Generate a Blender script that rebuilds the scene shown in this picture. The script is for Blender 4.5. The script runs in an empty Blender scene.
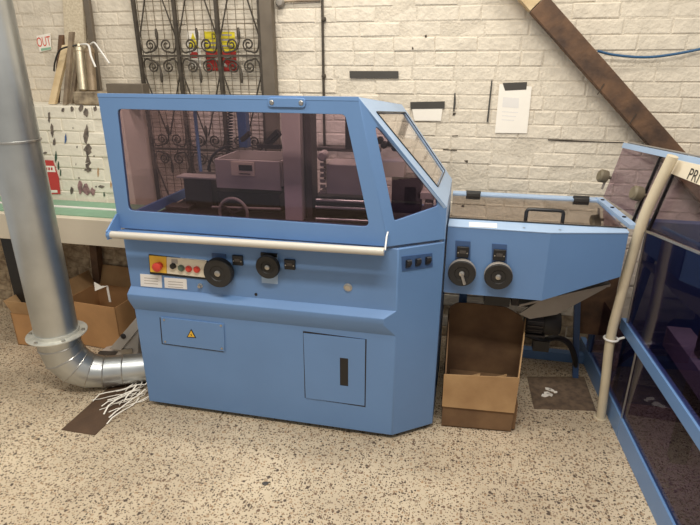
import bpy, bmesh, math, random
from mathutils import Vector, Matrix
random.seed(7)
D = bpy.data
SC = bpy.context.scene
COL = SC.collection

# ------------------------------------------------------------------ camera
CAM_H, FPX, TH, HD = 1.68, 530.0, math.radians(20.8), math.radians(12.3)
cam = D.cameras.new('camera'); camo = D.objects.new('camera', cam); COL.objects.link(camo)
cam.sensor_width = 36; cam.lens = FPX/700*36; cam.clip_start = 0.02
camo.location = (0, 0, CAM_H); camo.rotation_euler = (math.pi/2-TH, 0, HD)
SC.camera = camo
FW = Vector((-math.sin(HD)*math.cos(TH), math.cos(HD)*math.cos(TH), -math.sin(TH)))
RT = Vector((math.cos(HD), math.sin(HD), 0)); UPV = RT.cross(FW); CAM = Vector((0, 0, CAM_H))
def ray(x, y): return FW + RT*((x-350)/FPX) - UPV*((y-262.5)/FPX)
def atZ(x, y, z=0): d = ray(x, y); return CAM + d*((z-CAM_H)/d.z)      # where a pixel meets a level
def atY(x, y, yy): d = ray(x, y); return CAM + d*(yy/d.y)              # ... or a plane parallel to the wall
def atP(x, y, p, n): d = ray(x, y); p = Vector(p); n = Vector(n); return CAM + d*((p-CAM).dot(n)/d.dot(n))
def proj(p):
    v = Vector(p)-CAM; k = v.dot(FW)
    return 350+FPX*v.dot(RT)/k, 262.5-FPX*v.dot(UPV)/k

# ------------------------------------------------------------------ light
SC.view_settings.view_transform = 'Standard'; SC.view_settings.look = 'None'
SC.view_settings.gamma = 1; SC.view_settings.use_curve_mapping = False
SC.view_settings.exposure = 0.0
w = D.worlds.new('workshop'); SC.world = w; w.use_nodes = True
w.node_tree.nodes['Background'].inputs[0].default_value = (1.0, 0.965, 0.91, 1)
w.node_tree.nodes['Background'].inputs[1].default_value = 0.44
def tube_light(name, loc, sx, sy, power, rz=0, col=(1, 0.96, 0.89)):
    l = D.lights.new(name, 'AREA'); l.shape = 'RECTANGLE'; l.size = sx; l.size_y = sy; l.energy = power; l.color = col
    o = D.objects.new(name, l); COL.objects.link(o); o.location = loc; o.rotation_euler = (0, 0, rz); return o
tube_light('ceiling_lamp', (-0.6, 2.15, 3.5), 1.8, 0.25, 44)
tube_light('ceiling_lamp', (-0.2, 0.45, 3.5), 1.8, 0.25, 88)
tube_light('ceiling_lamp', (-2.6, 0.9, 3.5), 1.8, 0.25, 24)
tube_light('ceiling_lamp', (2.3, 1.9, 3.5), 1.8, 0.25, 20)

# ------------------------------------------------------------------ helpers
def srgb(r, g, b):
    f = lambda c: (c/255/12.92) if c/255 <= 0.04045 else ((c/255+0.055)/1.055)**2.4
    return (f(r), f(g), f(b), 1)
MATS = {}
def mat(name, col, rough=0.5, metal=0.0, var=0.06, scale=6.0, bump=0.0, bscale=60.0, coat=0.0, col2=None, spec=0.5, rnd=0.0):
    m = D.materials.new(name); m.use_nodes = True; nt = m.node_tree; N = nt.nodes; L = nt.links
    b = N['Principled BSDF']; b.inputs['Roughness'].default_value = rough; b.inputs['Metallic'].default_value = metal
    b.inputs['Specular IOR Level'].default_value = spec
    if coat: b.inputs['Coat Weight'].default_value = coat; b.inputs['Coat Roughness'].default_value = 0.25
    tc = N.new('ShaderNodeTexCoord'); nz = N.new('ShaderNodeTexNoise'); nz.inputs['Scale'].default_value = scale
    nz.inputs['Detail'].default_value = 5; L.new(tc.outputs['Object'], nz.inputs['Vector'])
    cr = N.new('ShaderNodeValToRGB'); c = Vector(col[:3])
    lo = c*(1-var) if col2 is None else Vector(col2[:3]); hi = c*(1+var) if col2 is None else c
    cr.color_ramp.elements[0].position = 0.35; cr.color_ramp.elements[1].position = 0.65
    cr.color_ramp.elements[0].color = (*lo, 1); cr.color_ramp.elements[1].color = (*hi, 1)
    L.new(nz.outputs['Fac'], cr.inputs['Fac'])
    out = cr.outputs['Color']
    if rnd:
        oi = N.new('ShaderNodeObjectInfo'); hs = N.new('ShaderNodeHueSaturation'); mr = N.new('ShaderNodeMapRange')
        mr.inputs['To Min'].default_value = 1-rnd; mr.inputs['To Max'].default_value = 1+rnd
        L.new(oi.outputs['Random'], mr.inputs['Value']); L.new(mr.outputs['Result'], hs.inputs['Value'])
        L.new(out, hs.inputs['Color']); out = hs.outputs['Color']
    L.new(out, b.inputs['Base Color'])
    if bump:
        n2 = N.new('ShaderNodeTexNoise'); n2.inputs['Scale'].default_value = bscale; n2.inputs['Detail'].default_value = 4
        L.new(tc.outputs['Object'], n2.inputs['Vector']); bp = N.new('ShaderNodeBump')
        bp.inputs['Strength'].default_value = bump; bp.inputs['Distance'].default_value = 0.01
        L.new(n2.outputs['Fac'], bp.inputs['Height']); L.new(bp.outputs['Normal'], b.inputs['Normal'])
    MATS[name] = m; return m
def pane_mat(name, tint, refl=0.06, rtint=(1, 1, 1), rough=0.02):
    m = D.materials.new(name); m.use_nodes = True; nt = m.node_tree; N = nt.nodes; L = nt.links; N.clear()
    o = N.new('ShaderNodeOutputMaterial'); t = N.new('ShaderNodeBsdfTransparent'); g = N.new('ShaderNodeBsdfGlossy')
    t.inputs[0].default_value = (*[c**0.5 for c in tint], 1); g.inputs[0].default_value = (*rtint, 1); g.inputs['Roughness'].default_value = rough
    f = N.new('ShaderNodeLayerWeight'); f.inputs[0].default_value = 0.5
    pw = N.new('ShaderNodeMath'); pw.operation = 'POWER'; pw.inputs[1].default_value = 5; L.new(f.outputs['Facing'], pw.inputs[0])
    ma = N.new('ShaderNodeMath'); ma.operation = 'MULTIPLY_ADD'; ma.inputs[1].default_value = 0.8*(1-refl); ma.inputs[2].default_value = refl; ma.use_clamp = True
    mx = N.new('ShaderNodeMixShader'); L.new(pw.outputs[0], ma.inputs[0]); L.new(ma.outputs[0], mx.inputs[0])
    L.new(t.outputs[0], mx.inputs[1]); L.new(g.outputs[0], mx.inputs[2]); L.new(mx.outputs[0], o.inputs[0]); MATS[name] = m; return m

def thing(name, loc, label, cat, group=None):
    o = D.objects.new(name, None); COL.objects.link(o); o.location = loc; o.empty_display_size = 0.05
    tag(o, label, cat, group); return o
def tag(o, label=None, cat=None, group=None, kind=None):
    if label: o['label'] = label
    if cat: o['category'] = cat
    if group: o['group'] = group
    if kind: o['kind'] = kind
    return o
def wloc(o):
    v = Vector((0, 0, 0))
    while o: v = v + Vector(o.location); o = o.parent
    return v
class G:
    def __init__(s): s.v = []; s.f = []
    def add(s, vs, fs):
        b = len(s.v); s.v += [Vector(p) for p in vs]; s.f += [tuple(b+i for i in f) for f in fs]; return s
    def box(s, x0, x1, y0, y1, z0, z1):
        return s.add([(x, y, z) for z in (z0, z1) for x, y in ((x0, y0), (x1, y0), (x1, y1), (x0, y1))],
                     [(0, 3, 2, 1), (4, 5, 6, 7), (0, 1, 5, 4), (1, 2, 6, 5), (2, 3, 7, 6), (3, 0, 4, 7)])
    def ext(s, pts, vec):                      # a polygon swept along a vector
        n = len(pts); vec = Vector(vec); pts = [Vector(p) for p in pts]
        fs = [tuple(range(n))[::-1], tuple(range(n, 2*n))] + [(i, (i+1) % n, n+(i+1) % n, n+i) for i in range(n)]
        return s.add(pts+[p+vec for p in pts], fs)
    def loft(s, a, b):                         # two equal polygons joined
        n = len(a)
        return s.add(list(a)+list(b), [tuple(range(n))[::-1], tuple(range(n, 2*n))] + [(i, (i+1) % n, n+(i+1) % n, n+i) for i in range(n)])
    def bar(s, a, b, w_, h_, up=(0, 0, 1)):    # rectangular bar from a to b
        a = Vector(a); b = Vector(b); d = (b-a).normalized(); u = Vector(up)
        if abs(d.dot(u)) > 0.98: u = Vector((0, 1, 0))
        x = d.cross(u).normalized()*w_/2; y = x.cross(d).normalized()*h_/2
        return s.loft([a-x-y, a+x-y, a+x+y, a-x+y], [b-x-y, b+x-y, b+x+y, b-x+y])
    def tube(s, path, r, n=10, cap=True):
        path = [Vector(p) for p in path]; m = len(path); rs = r if isinstance(r, (list, tuple)) else [r]*m
        vs = []; ref = None
        for i, p in enumerate(path):
            d = (path[min(i+1, m-1)]-path[max(i-1, 0)]).normalized()
            if ref is None: ref = Vector((0, 0, 1)) if abs(d.z) < 0.9 else Vector((0, 1, 0))
            x = d.cross(ref).normalized(); y = x.cross(d).normalized(); ref = y
            vs += [p + (x*math.cos(2*math.pi*k/n)+y*math.sin(2*math.pi*k/n))*rs[i] for k in range(n)]
        fs = [(i*n+k, i*n+(k+1) % n, (i+1)*n+(k+1) % n, (i+1)*n+k) for i in range(m-1) for k in range(n)]
        if cap: fs += [tuple(range(n))[::-1], tuple(range((m-1)*n, m*n))]
        return s.add(vs, fs)
    def lathe(s, c, axis, prof, n=24):         # profile of (radius, height along the axis)
        c = Vector(c); a = Vector(axis).normalized(); ref = Vector((0, 0, 1)) if abs(a.z) < 0.9 else Vector((1, 0, 0))
        x = a.cross(ref).normalized(); y = a.cross(x); m = len(prof)
        vs = [c+a*h+(x*math.cos(2*math.pi*k/n)+y*math.sin(2*math.pi*k/n))*max(r, 1e-4) for r, h in prof for k in range(n)]
        fs = [(i*n+k, i*n+(k+1) % n, (i+1)*n+(k+1) % n, (i+1)*n+k) for i in range(m-1) for k in range(n)]
        fs += [tuple(range(n))[::-1], tuple(range((m-1)*n, m*n))]
        return s.add(vs, fs)
    def plate(s, outer, inner, vec, r=0.02, seg=4):   # a frame: flat plate with a round-cornered opening
        outer = [Vector(p) for p in outer]; arcs = rounded(inner, r, seg); vec = Vector(vec); n = len(outer)
        def layer(off):
            b = len(s.v); s.v += [p+off for p in outer]; ai = []
            for a in arcs: ai.append([len(s.v)+k for k in range(len(a))]); s.v += [p+off for p in a]
            return [b+i for i in range(n)], ai
        o0, a0 = layer(Vector((0, 0, 0))); o1, a1 = layer(vec)
        for o, a in ((o0, a0), (o1, a1)):
            for i in range(n):
                for k in range(len(a[i])-1): s.f.append((o[i], a[i][k], a[i][k+1]))
                j = (i+1) % n; s.f.append((o[i], a[i][-1], a[j][0], o[j]))
        for i in range(n):
            j = (i+1) % n; s.f.append((o0[i], o0[j], o1[j], o1[i]))
        l0 = [q for a in a0 for q in a]; l1 = [q for a in a1 for q in a]; m = len(l0)
        for k in range(m): s.f.append((l0[k], l0[(k+1) % m], l1[(k+1) % m], l1[k]))
        return s
    def build(s, name, m, parent=None, smooth=True, bevel=0.0, origin=None):
        off = wloc(parent) if parent else Vector(origin or (0, 0, 0))
        me = D.meshes.new(name); me.from_pydata([p-off for p in s.v], [], s.f)
        bm = bmesh.new(); bm.from_mesh(me); bmesh.ops.recalc_face_normals(bm, faces=bm.faces); bm.to_mesh(me); bm.free()
        if m: me.materials.append(MATS[m] if isinstance(m, str) else m)
        if smooth:
            me.polygons.foreach_set('use_smooth', [True]*len(me.polygons)); me.set_sharp_from_angle(angle=math.radians(35))
        o = D.objects.new(name, me); COL.objects.link(o)
        if parent: o.parent = parent
        elif origin: o.location = origin
        if bevel:
            b = o.modifiers.new('edge', 'BEVEL'); b.width = bevel; b.segments = 2; b.limit_method = 'ANGLE'; b.angle_limit = math.radians(30)
        return o
def rounded(pts, r, seg=4):
    pts = [Vector(p) for p in pts]; n = len(pts); arcs = []
    for i in range(n):
        p = pts[i]; a = (pts[i-1]-p).normalized(); b = (pts[(i+1) % n]-p).normalized()
        ang = a.angle(b); t = min(r/math.tan(ang/2), 0.4*(pts[i-1]-p).length, 0.4*(pts[(i+1) % n]-p).length)
        p0 = p+a*t; p1 = p+b*t
        arcs.append([(p0*(1-k/seg)**2 + p*2*(k/seg)*(1-k/seg) + p1*(k/seg)**2) for k in range(seg+1)])
    return arcs
def flat(arcs): return [p for a in arcs for p in a]
def bez(p0, p1, p2, p3, n=12):
    p0, p1, p2, p3 = map(Vector, (p0, p1, p2, p3))
    return [p0*(1-t)**3+p1*3*t*(1-t)**2+p2*3*t*t*(1-t)+p3*t**3 for t in [i/n for i in range(n+1)]]
def spline(pts, n=6):
    pts = [Vector(p) for p in pts]; out = []
    for i in range(len(pts)-1):
        a = pts[max(i-1, 0)]; b = pts[i]; c = pts[i+1]; d = pts[min(i+2, len(pts)-1)]
        for k in range(n):
            t = k/n; out.append(0.5*((2*b)+(c-a)*t+(2*a-5*b+4*c-d)*t*t+(3*b-a-3*c+d)*t**3))
    return out+[pts[-1]]
def text(s, size, org, xd, yd, m, parent, name='lettering', wscale=1.0):
    cu = D.curves.new('t', 'FONT'); cu.body = s; cu.size = size; o = D.objects.new('t', cu); COL.objects.link(o)
    bpy.context.view_layer.update()
    me0 = D.meshes.new_from_object(o.evaluated_get(bpy.context.evaluated_depsgraph_get()))
    g = G(); xd = Vector(xd).normalized(); yd = Vector(yd).normalized(); org = Vector(org)
    g.add([org+xd*v.co.x*wscale+yd*v.co.y for v in me0.vertices], [tuple(p.vertices) for p in me0.polygons])
    D.objects.remove(o); D.curves.remove(cu); D.meshes.remove(me0)
    return g.build(name, m, parent, smooth=False)

# ------------------------------------------------------------------ materials
mat('blue', srgb(102, 136, 180), 0.36, var=0.035, scale=3, bump=0.04, bscale=220)
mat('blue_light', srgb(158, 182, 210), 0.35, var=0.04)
mat('blue_dark', srgb(62, 88, 128), 0.45)
mat('brick_paint', srgb(221, 209, 189), 0.75, var=0.07, scale=14, bump=0.6, bscale=45, rnd=0.03)
mat('mortar_paint', srgb(212, 200, 180), 0.85, var=0.08, scale=9, bump=0.6, bscale=70)
mat('brick_bare', srgb(192, 172, 142), 0.9, col2=srgb(132, 112, 90), scale=22, bump=0.9, bscale=30, rnd=0.15)
mat('plinth_paint', srgb(232, 224, 205), 0.7, var=0.05, scale=10, bump=0.4, bscale=40, rnd=0.02)
mat('chip', srgb(128, 116, 104), 0.9, col2=srgb(84, 74, 68), scale=40)
mat('chip_pink', srgb(168, 132, 130), 0.9, col2=srgb(110, 84, 84), scale=40)
mat('chip_green', srgb(58, 84, 66), 0.8)
mat('chip_blue', srgb(72, 100, 150), 0.8)
mat('iron', srgb(84, 76, 66), 0.55, 0.5, var=0.2, scale=30)
mat('iron_post', srgb(110, 99, 85), 0.55, 0.2, var=0.12, scale=10)
mat('wire', srgb(122, 108, 88), 0.6, 0.3)
mat('black', srgb(28, 26, 26), 0.4, var=0.1)
mat('rubber', srgb(37, 34, 31), 0.55, var=0.15)
mat('tape', srgb(72, 68, 62), 0.5, var=0.08)
mat('crack', srgb(70, 60, 50), 0.9)
mat('paper', srgb(246, 238, 224), 0.8, var=0.02)
mat('paper_print', srgb(205, 196, 182), 0.8)
mat('label_paper', srgb(232, 226, 218), 0.6, var=0.03)
mat('print_grey', srgb(170, 160, 150), 0.7)
mat('rail_paint', srgb(192, 185, 172), 0.3, var=0.03)
mat('pole_paint', srgb(206, 192, 164), 0.45, var=0.05, scale=8)
mat('steel', srgb(185, 182, 176), 0.3, 0.9, var=0.08, scale=12)
mat('zinc', srgb(194, 197, 196), 0.34, 0.92, var=0.10, scale=5, bump=0.03, bscale=8)
mat('zinc_rim', srgb(205, 203, 192), 0.45, 0.5, var=0.14, scale=18)
mat('grey_metal', srgb(150, 142, 132), 0.5, 0.25, var=0.08, scale=10)
mat('grey_dark', srgb(84, 78, 74), 0.5, 0.3, var=0.15, scale=10)
mat('machine_grey', srgb(188, 180, 170), 0.5, 0.1, var=0.08, scale=6)
mat('cast_dark', srgb(54, 50, 50), 0.55, 0.3, var=0.2, scale=12)
mat('knob_olive', srgb(112, 102, 82), 0.6, 0.0, var=0.15, scale=20)
mat('gun_metal', srgb(196, 184, 158), 0.42, 0.7, var=0.1, scale=15)
mat('gun_tan', srgb(150, 130, 104), 0.5, 0.3, var=0.12, scale=15)
mat('yellow', srgb(236, 186, 60), 0.5); mat('yellow_sign', srgb(232, 212, 50), 0.6)
mat('red', srgb(206, 66, 52), 0.4); mat('red_sign', srgb(196, 62, 56), 0.6)
mat('orange_red', srgb(222, 84, 60), 0.7); mat('green_print', srgb(140, 180, 150), 0.7)
mat('cream_panel', srgb(226, 214, 190), 0.45, var=0.03)
mat('green_button', srgb(86, 100, 84), 0.4)
mat('belt_green', srgb(132, 168, 140), 0.55, var=0.05, scale=20)
mat('table_cream', srgb(214, 202, 180), 0.5, var=0.04, scale=4)
mat('cardboard', srgb(186, 140, 92), 0.85, var=0.08, scale=7, bump=0.1, bscale=30)
mat('cardboard_dark', srgb(128, 98, 68), 0.9, col2=srgb(96, 70, 48), scale=5, bump=0.15, bscale=25)
mat('cardboard_pale', srgb(182, 146, 102), 0.85, col2=srgb(160, 124, 84), scale=6, bump=0.12, bscale=25)
mat('wood_brown', srgb(114, 84, 60), 0.75, col2=srgb(72, 54, 42), scale=9, bump=0.3, bscale=40)
mat('wood_pale', srgb(224, 200, 158), 0.75, col2=srgb(196, 170, 128), scale=12, bump=0.2, bscale=40)
mat('wood_grey', srgb(150, 132, 108), 0.8, col2=srgb(108, 92, 74), scale=14, bump=0.3, bscale=40)
mat('board_speckle', srgb(212, 198, 172), 0.8, col2=srgb(190, 174, 146), scale=90)
mat('stone_rough', srgb(168, 152, 126), 0.95, col2=srgb(104, 90, 74), scale=18, bump=1.0, bscale=25)
mat('floor_plate', srgb(84, 62, 44), 0.6, var=0.15, scale=9, bump=0.15)
mat('white_paint', srgb(232, 228, 220), 0.5)
mat('cable_blue', srgb(46, 88, 124), 0.45)
mat('pane_front', (0, 0, 0, 1)); MATS.pop('pane_front')
pane_mat('pane', (0.55, 0.42, 0.50), 0.035)
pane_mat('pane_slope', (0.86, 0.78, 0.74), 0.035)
pane_mat('pane_lid', (0.45, 0.38, 0.34), 0.36, (0.92, 0.84, 0.78))
pane_mat('pane_guard', (0.54, 0.43, 0.52), 0.03)
pane_mat('pane_guard_low', (0.24, 0.18, 0.32), 0.03)

# floor: poured terrazzo with dark and pale pebbles
def floor_mat():
    m = D.materials.new('terrazzo'); m.use_nodes = True; nt = m.node_tree; N = nt.nodes; L = nt.links; b = N['Principled BSDF']
    tc = N.new('ShaderNodeTexCoord')
    base = N.new('ShaderNodeTexNoise'); base.inputs['Scale'].default_value = 2.2; base.inputs['Detail'].default_value = 6
    L.new(tc.outputs['Object'], base.inputs['Vector'])
    r0 = N.new('ShaderNodeValToRGB'); r0.color_ramp.elements[0].position = 0.3; r0.color_ramp.elements[1].position = 0.7
    r0.color_ramp.elements[0].color = srgb(182, 164, 138); r0.color_ramp.elements[1].color = srgb(212, 194, 165); L.new(base.outputs['Fac'], r0.inputs['Fac'])
    cur = r0.outputs['Color']
    dist = N.new('ShaderNodeTexNoise'); dist.inputs['Scale'].default_value = 55; L.new(tc.outputs['Object'], dist.inputs['Vector'])
    vm = N.new('ShaderNodeVectorMath'); vm.operation = 'MULTIPLY_ADD'; vm.inputs[1].default_value = (0.012, 0.012, 0.012)
    L.new(dist.outputs['Color'], vm.inputs[0]); L.new(tc.outputs['Object'], vm.inputs[2])
    for sc, th, share, cols in ((80, 0.31, 0.45, (srgb(98, 78, 60), srgb(142, 116, 88), srgb(74, 60, 48), srgb(160, 128, 94))),
                                (125, 0.30, 0.45, (srgb(120, 98, 74), srgb(86, 70, 56), srgb(168, 144, 112), srgb(100, 82, 66))),
                                (44, 0.24, 0.22, (srgb(116, 92, 72), srgb(82, 66, 54), srgb(150, 128, 104), srgb(176, 150, 120)))):
        vo = N.new('ShaderNodeTexVoronoi'); vo.voronoi_dimensions = '2D'; vo.inputs['Scale'].default_value = sc; L.new(vm.outputs[0], vo.inputs['Vector'])
        sep = N.new('ShaderNodeSeparateColor'); L.new(vo.outputs['Color'], sep.inputs[0])
        thr = N.new('ShaderNodeMath'); thr.operation = 'MULTIPLY_ADD'; thr.inputs[1].default_value = 0.22; thr.inputs[2].default_value = th-0.11
        L.new(sep.outputs[1], thr.inputs[0])
        lt = N.new('ShaderNodeMath'); lt.operation = 'LESS_THAN'; L.new(vo.outputs['Distance'], lt.inputs[0]); L.new(thr.outputs[0], lt.inputs[1])
        pk = N.new('ShaderNodeMath'); pk.operation = 'LESS_THAN'; pk.inputs[1].default_value = share; L.new(sep.outputs[0], pk.inputs[0])
        mu = N.new('ShaderNodeMath'); mu.operation = 'MULTIPLY'; L.new(lt.outputs[0], mu.inputs[0]); L.new(pk.outputs[0], mu.inputs[1])
        cr = N.new('ShaderNodeValToRGB'); cr.color_ramp.interpolation = 'CONSTANT'
        cr.color_ramp.elements[0].color = cols[0]; cr.color_ramp.elements[1].position = 0.75; cr.color_ramp.elements[1].color = cols[3]
        e = cr.color_ramp.elements.new(0.3); e.color = cols[1]; e = cr.color_ramp.elements.new(0.55); e.color = cols[2]
        L.new(sep.outputs[2], cr.inputs['Fac'])
        mx = N.new('ShaderNodeMix'); mx.data_type = 'RGBA'; L.new(mu.outputs[0], mx.inputs['Factor']); L.new(cur, mx.inputs['A']); L.new(cr.outputs['Color'], mx.inputs['B'])
        cur = mx.outputs['Result']
    st = N.new('ShaderNodeTexNoise'); st.inputs['Scale'].default_value = 1.3; st.inputs['Detail'].default_value = 5; st.inputs['Roughness'].default_value = 0.65; L.new(tc.outputs['Object'], st.inputs['Vector'])
    sr = N.new('ShaderNodeMapRange'); sr.inputs['From Min'].default_value = 0.35; sr.inputs['From Max'].default_value = 0.62; sr.inputs['To Min'].default_value = 0.84; sr.inputs['To Max'].default_value = 1.0
    L.new(st.outputs['Fac'], sr.inputs['Value'])
    ml = N.new('ShaderNodeMix'); ml.data_type = 'RGBA'; ml.blend_type = 'MULTIPLY'; ml.inputs['Factor'].default_value = 1; L.new(cur, ml.inputs['A']); L.new(sr.outputs['Result'], ml.inputs['B'])
    L.new(ml.outputs['Result'], b.inputs['Base Color']); b.inputs['Roughness'].default_value = 0.62; MATS['terrazzo'] = m
floor_mat()

# ------------------------------------------------------------------ setting: floor and brick walls
WY = 3.13                                   # face of the back wall
tag(G().box(-4.2, 3.2, -2.0, 3.4, -0.06, 0).build('floor', 'terrazzo'), 'beige terrazzo floor full of dark pebbles', kind='structure')
wall = G().box(-4.2, 3.2, WY+0.002, WY+0.25, 0, 2.75).build('wall_back', 'mortar_paint'); tag(wall, 'cream painted brick wall behind the machines', kind='structure')
PX0, PX1, PYF, PZ = -4.2, -2.00, 2.87, 1.43   # thicker lower part of the wall behind the delivery belt
plinth = G().box(PX0, PX1, PYF+0.0042, WY+0.004, 0, PZ).build('wall_left', 'plinth_paint'); tag(plinth, 'chipped white painted lower wall behind the green belt', kind='structure')

rough_base = G().box(PX0, PX1, PYF+.0030, PYF+.0042, 0, .69).build('bare_base', 'brick_bare', plinth)
def brick_mesh(L_, H_, dep, m, seed):
    rr = random.Random(seed); j = lambda a: rr.uniform(-a, a); c = 0.006; g = G()
    x, z = L_/2-0.002, H_/2-0.002
    back = [(-x, dep, -z), (x, dep, -z), (x, dep, z), (-x, dep, z)]
    mid = [(px+j(.0015), c*0.4, pz+j(.0015)) for px, pz in ((-x, -z), (x, -z), (x, z), (-x, z))]
    fr = [(px+j(.002), j(.0015), pz+j(.002)) for px, pz in ((-x+c, -z+c), (x-c, -z+c), (x-c, z-c), (-x+c, z-c))]
    g.add(back+mid+fr, [(8, 9, 10, 11)] + [(a+i, a+(i+1) % 4, a+4+(i+1) % 4, a+4+i) for a in (0, 4) for i in range(4)])
    me = D.meshes.new('brick'); me.from_pydata(g.v, [], g.f); me.materials.append(MATS[m]); return me
CH = 0.0752
def lay(x0, x1, z0, z1, yf, m, seed, hide):
    rr = random.Random(seed); out = []
    k = 0; z = z0
    while z+CH <= z1+0.02:
        h = min(CH, z1-z); head = (k % 4 == 2); x = x0-(0.1125 if k % 2 else 0)-rr.uniform(0, .05)
        while x < x1:
            L_ = 0.1125 if (head and rr.random() < .75) or rr.random() < .08 else 0.225
            if x+L_/2 > x0 and (x+L_ < x1 if x1 < 0 else True) and not hide(x+L_/2, z+h/2): out.append((x+L_/2, z+h/2, L_, h, yf+rr.uniform(-.0025, .002), rr.uniform(-.006, .006)))
            x += L_
        z += CH; k += 1
    return out
BM = {}
def variants(m):
    for L_ in (0.225, 0.1125): BM[(m, L_)] = [brick_mesh(L_, CH, 0.05, m, i*7+int(L_*1000)) for i in range(5)]
for m in ('brick_paint', 'plinth_paint', 'brick_bare'): variants(m)
def place(bricks, m, parent, limit):
    def score(b):
        u, v = proj((b[0], b[4], b[1]))
        if not (-15 < u < 715 and -15 < v < 540): return 9
        if 150 < u < 440 and v > 235: return 7             # behind the cabinet
        if 640 < u and v > 150: return 6
        if 450 < u < 635 and 212 < v < 285: return 6
        return 0
    bricks = sorted(bricks, key=score); rest = G()
    for i, (x, z, L_, h, y, rt) in enumerate(bricks):
        mm = m(x, z) if callable(m) else m; me = random.choice(BM[(mm, L_)])
        if i < limit and score(bricks[i]) < 9:
            o = D.objects.new('brick', me); COL.objects.link(o); o.parent = parent; o.location = (x, y, z); o.rotation_euler = (0, rt, 0)
            o.scale = (1, 1, h/CH)
        else:
            rest.add([(v.co.x+x, v.co.y+y, v.co.z*h/CH+z) for v in me.vertices], [tuple(p.vertices) for p in me.polygons])
    if rest.v: tag(rest.build('brickwork', m if isinstance(m, str) else 'brick_paint', parent, smooth=False), kind='stuff')
place(lay(-4.0, 2.2, 0.0, 2.70, WY, 'brick_paint', 3, lambda x, z: x < PX1-.12 and z < PZ), lambda x, z: 'brick_bare' if (z < .70 and x < -1.5) or z < .2 else 'brick_paint', wall, 300)
pb = lay(-3.4, -2.00, 0.0, PZ, PYF, 'plinth_paint', 5, lambda x, z: False)
place([b for b in pb], lambda x, z: 'brick_bare' if z < 0.70 else 'plinth_paint', plinth, 260)

# ------------------------------------------------------------------ trimming machine
YF = 2.048; YH = 2.03
CP = Vector((-.062, 2.177, 0)); CN = Vector((.130, -.181, 0)).normalized()      # plane of the cut-off front corner
def chx(y): return -.243+(y-2.048)*1.392
M = thing('trimming_machine', (-.8, 2.4, 0), 'large blue trimming machine with purple windowed hood and white handrail', 'machine')
plan = [(-1.517, YF), (-.243, YF), (-.062, 2.177), (-.062, 2.80), (-1.517, 2.80)]
body = G().ext([(x, y, .025) for x, y in plan], (0, 0, .935)).build('base_cabinet', 'blue', M, bevel=.004)
G().ext([(-1.47, 2.09, 0), (-.27, 2.09, 0), (-.10, 2.21, 0), (-.10, 2.70, 0), (-1.47, 2.70, 0)], (0, 0, .03)).build('plinth', 'black', M)
prof = [(2.052, .680), (2.013, .650), (2.013, .622), (2.052, .549)]
G().loft([(-1.519, y, z) for y, z in prof], [(chx(y), y, z) for y, z in prof]).build('ledge', 'blue', M, bevel=.002)
# hood
TL = Vector((-1.517, YH, 1.555)); BL = Vector((-1.517, YH, .972)); A = Vector((-.283, YH, .972)); Dp = atY(358.5, 97, YH); Dp.z = 1.555
Bp = Vector((-.062, 2.177, .972)); Cc = Vector((-.062, 2.177, 1.112)); _n = (Cc-Dp).cross(Vector((0, 1, 0))); E_ = atP(402, 104.5, Dp, _n); F_ = atP(452, 179, Dp, _n); TLb = Vector((-1.517, E_.y, E_.z))
inn = [atY(117, 109, YH), atY(128.5, 210.5, YH), atY(369.5, 227, YH), atY(345, 114.5, YH)]
hood = G().plate([TL, BL, A, Dp], inn, (0, .018, 0), .022, 5).build('hood_front', 'blue', M, bevel=.002)
G().ext(flat(rounded([p+Vector((0, .004, 0)) for p in inn], .022, 5)), (0, .006, 0)).build('pane', 'pane', hood, smooth=False)
hn = (A-Bp).cross(Dp-A).normalized(); hn = hn if hn.y > 0 else -hn
inn = [atP(394.5, 221, A, hn), atP(438, 206, A, hn), atP(437, 199, A, hn), atP(374, 122, A, hn)]
side = G().plate([A, Bp, Cc, Dp], inn, hn*.016, .012, 4).build('hood_corner', 'blue', M, bevel=.002)
G().ext(flat(rounded([p+hn*.005 for p in inn], .012, 4)), hn*.005).build('pane', 'pane', side, smooth=False)
sn = (Cc-Dp).cross(E_-Dp).normalized(); sn = sn if sn.z < 0 else -sn
inn = [atP(376, 112, Dp, sn), atP(437.5, 187, Dp, sn), atP(444.5, 171, Dp, sn), atP(405, 112.5, Dp, sn)]
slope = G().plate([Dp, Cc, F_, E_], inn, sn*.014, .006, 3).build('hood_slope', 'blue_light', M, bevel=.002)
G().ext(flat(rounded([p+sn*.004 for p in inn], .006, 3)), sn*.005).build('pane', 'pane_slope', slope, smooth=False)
g = G(); ring = flat(rounded(inn, .006, 3)); off = sn*-.002
g.tube([p+off for p in ring]+[ring[0]+off], .0025, 6).build('seal', 'black', slope)
tn = Vector((0, -.08, -.72)).normalized()
inn = [TL+Vector((.07, .07, -.008)), Dp+Vector((-.08, .07, -.008)), E_+Vector((-.08, -.07, .008)), TLb+Vector((.07, -.07, .008))]
top = G().plate([TL, Dp, E_, TLb], inn, tn*.014, .01, 3).build('hood_top', 'blue', M)
G().ext(flat(rounded([p+tn*.004 for p in inn], .01, 3)), tn*.005).build('pane', 'pane_slope', top, smooth=False)
lo = [Vector((-1.517, 2.05, .972)), Vector((-1.517, 2.837, .972)), TLb, Vector((-1.517, 2.05, 1.551))]
li = [Vector((-1.517, 2.09, 1.02)), Vector((-1.517, 2.822, 1.02)), Vector((-1.517, 2.822, 1.452)), Vector((-1.517, 2.09, 1.515))]
lside = G().plate(lo, li, (.014, 0, 0), .015, 3).build('hood_side', 'blue', M)
G().ext([p+Vector((.004, 0, 0)) for p in li], (.005, 0, 0)).build('pane', 'pane_slope', lside, smooth=False)
G().ext([Bp, Vector((-.062, F_.y, .972)), F_, Cc], (-.014, 0, 0)).build('hood_end', 'blue_light', M)
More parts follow.
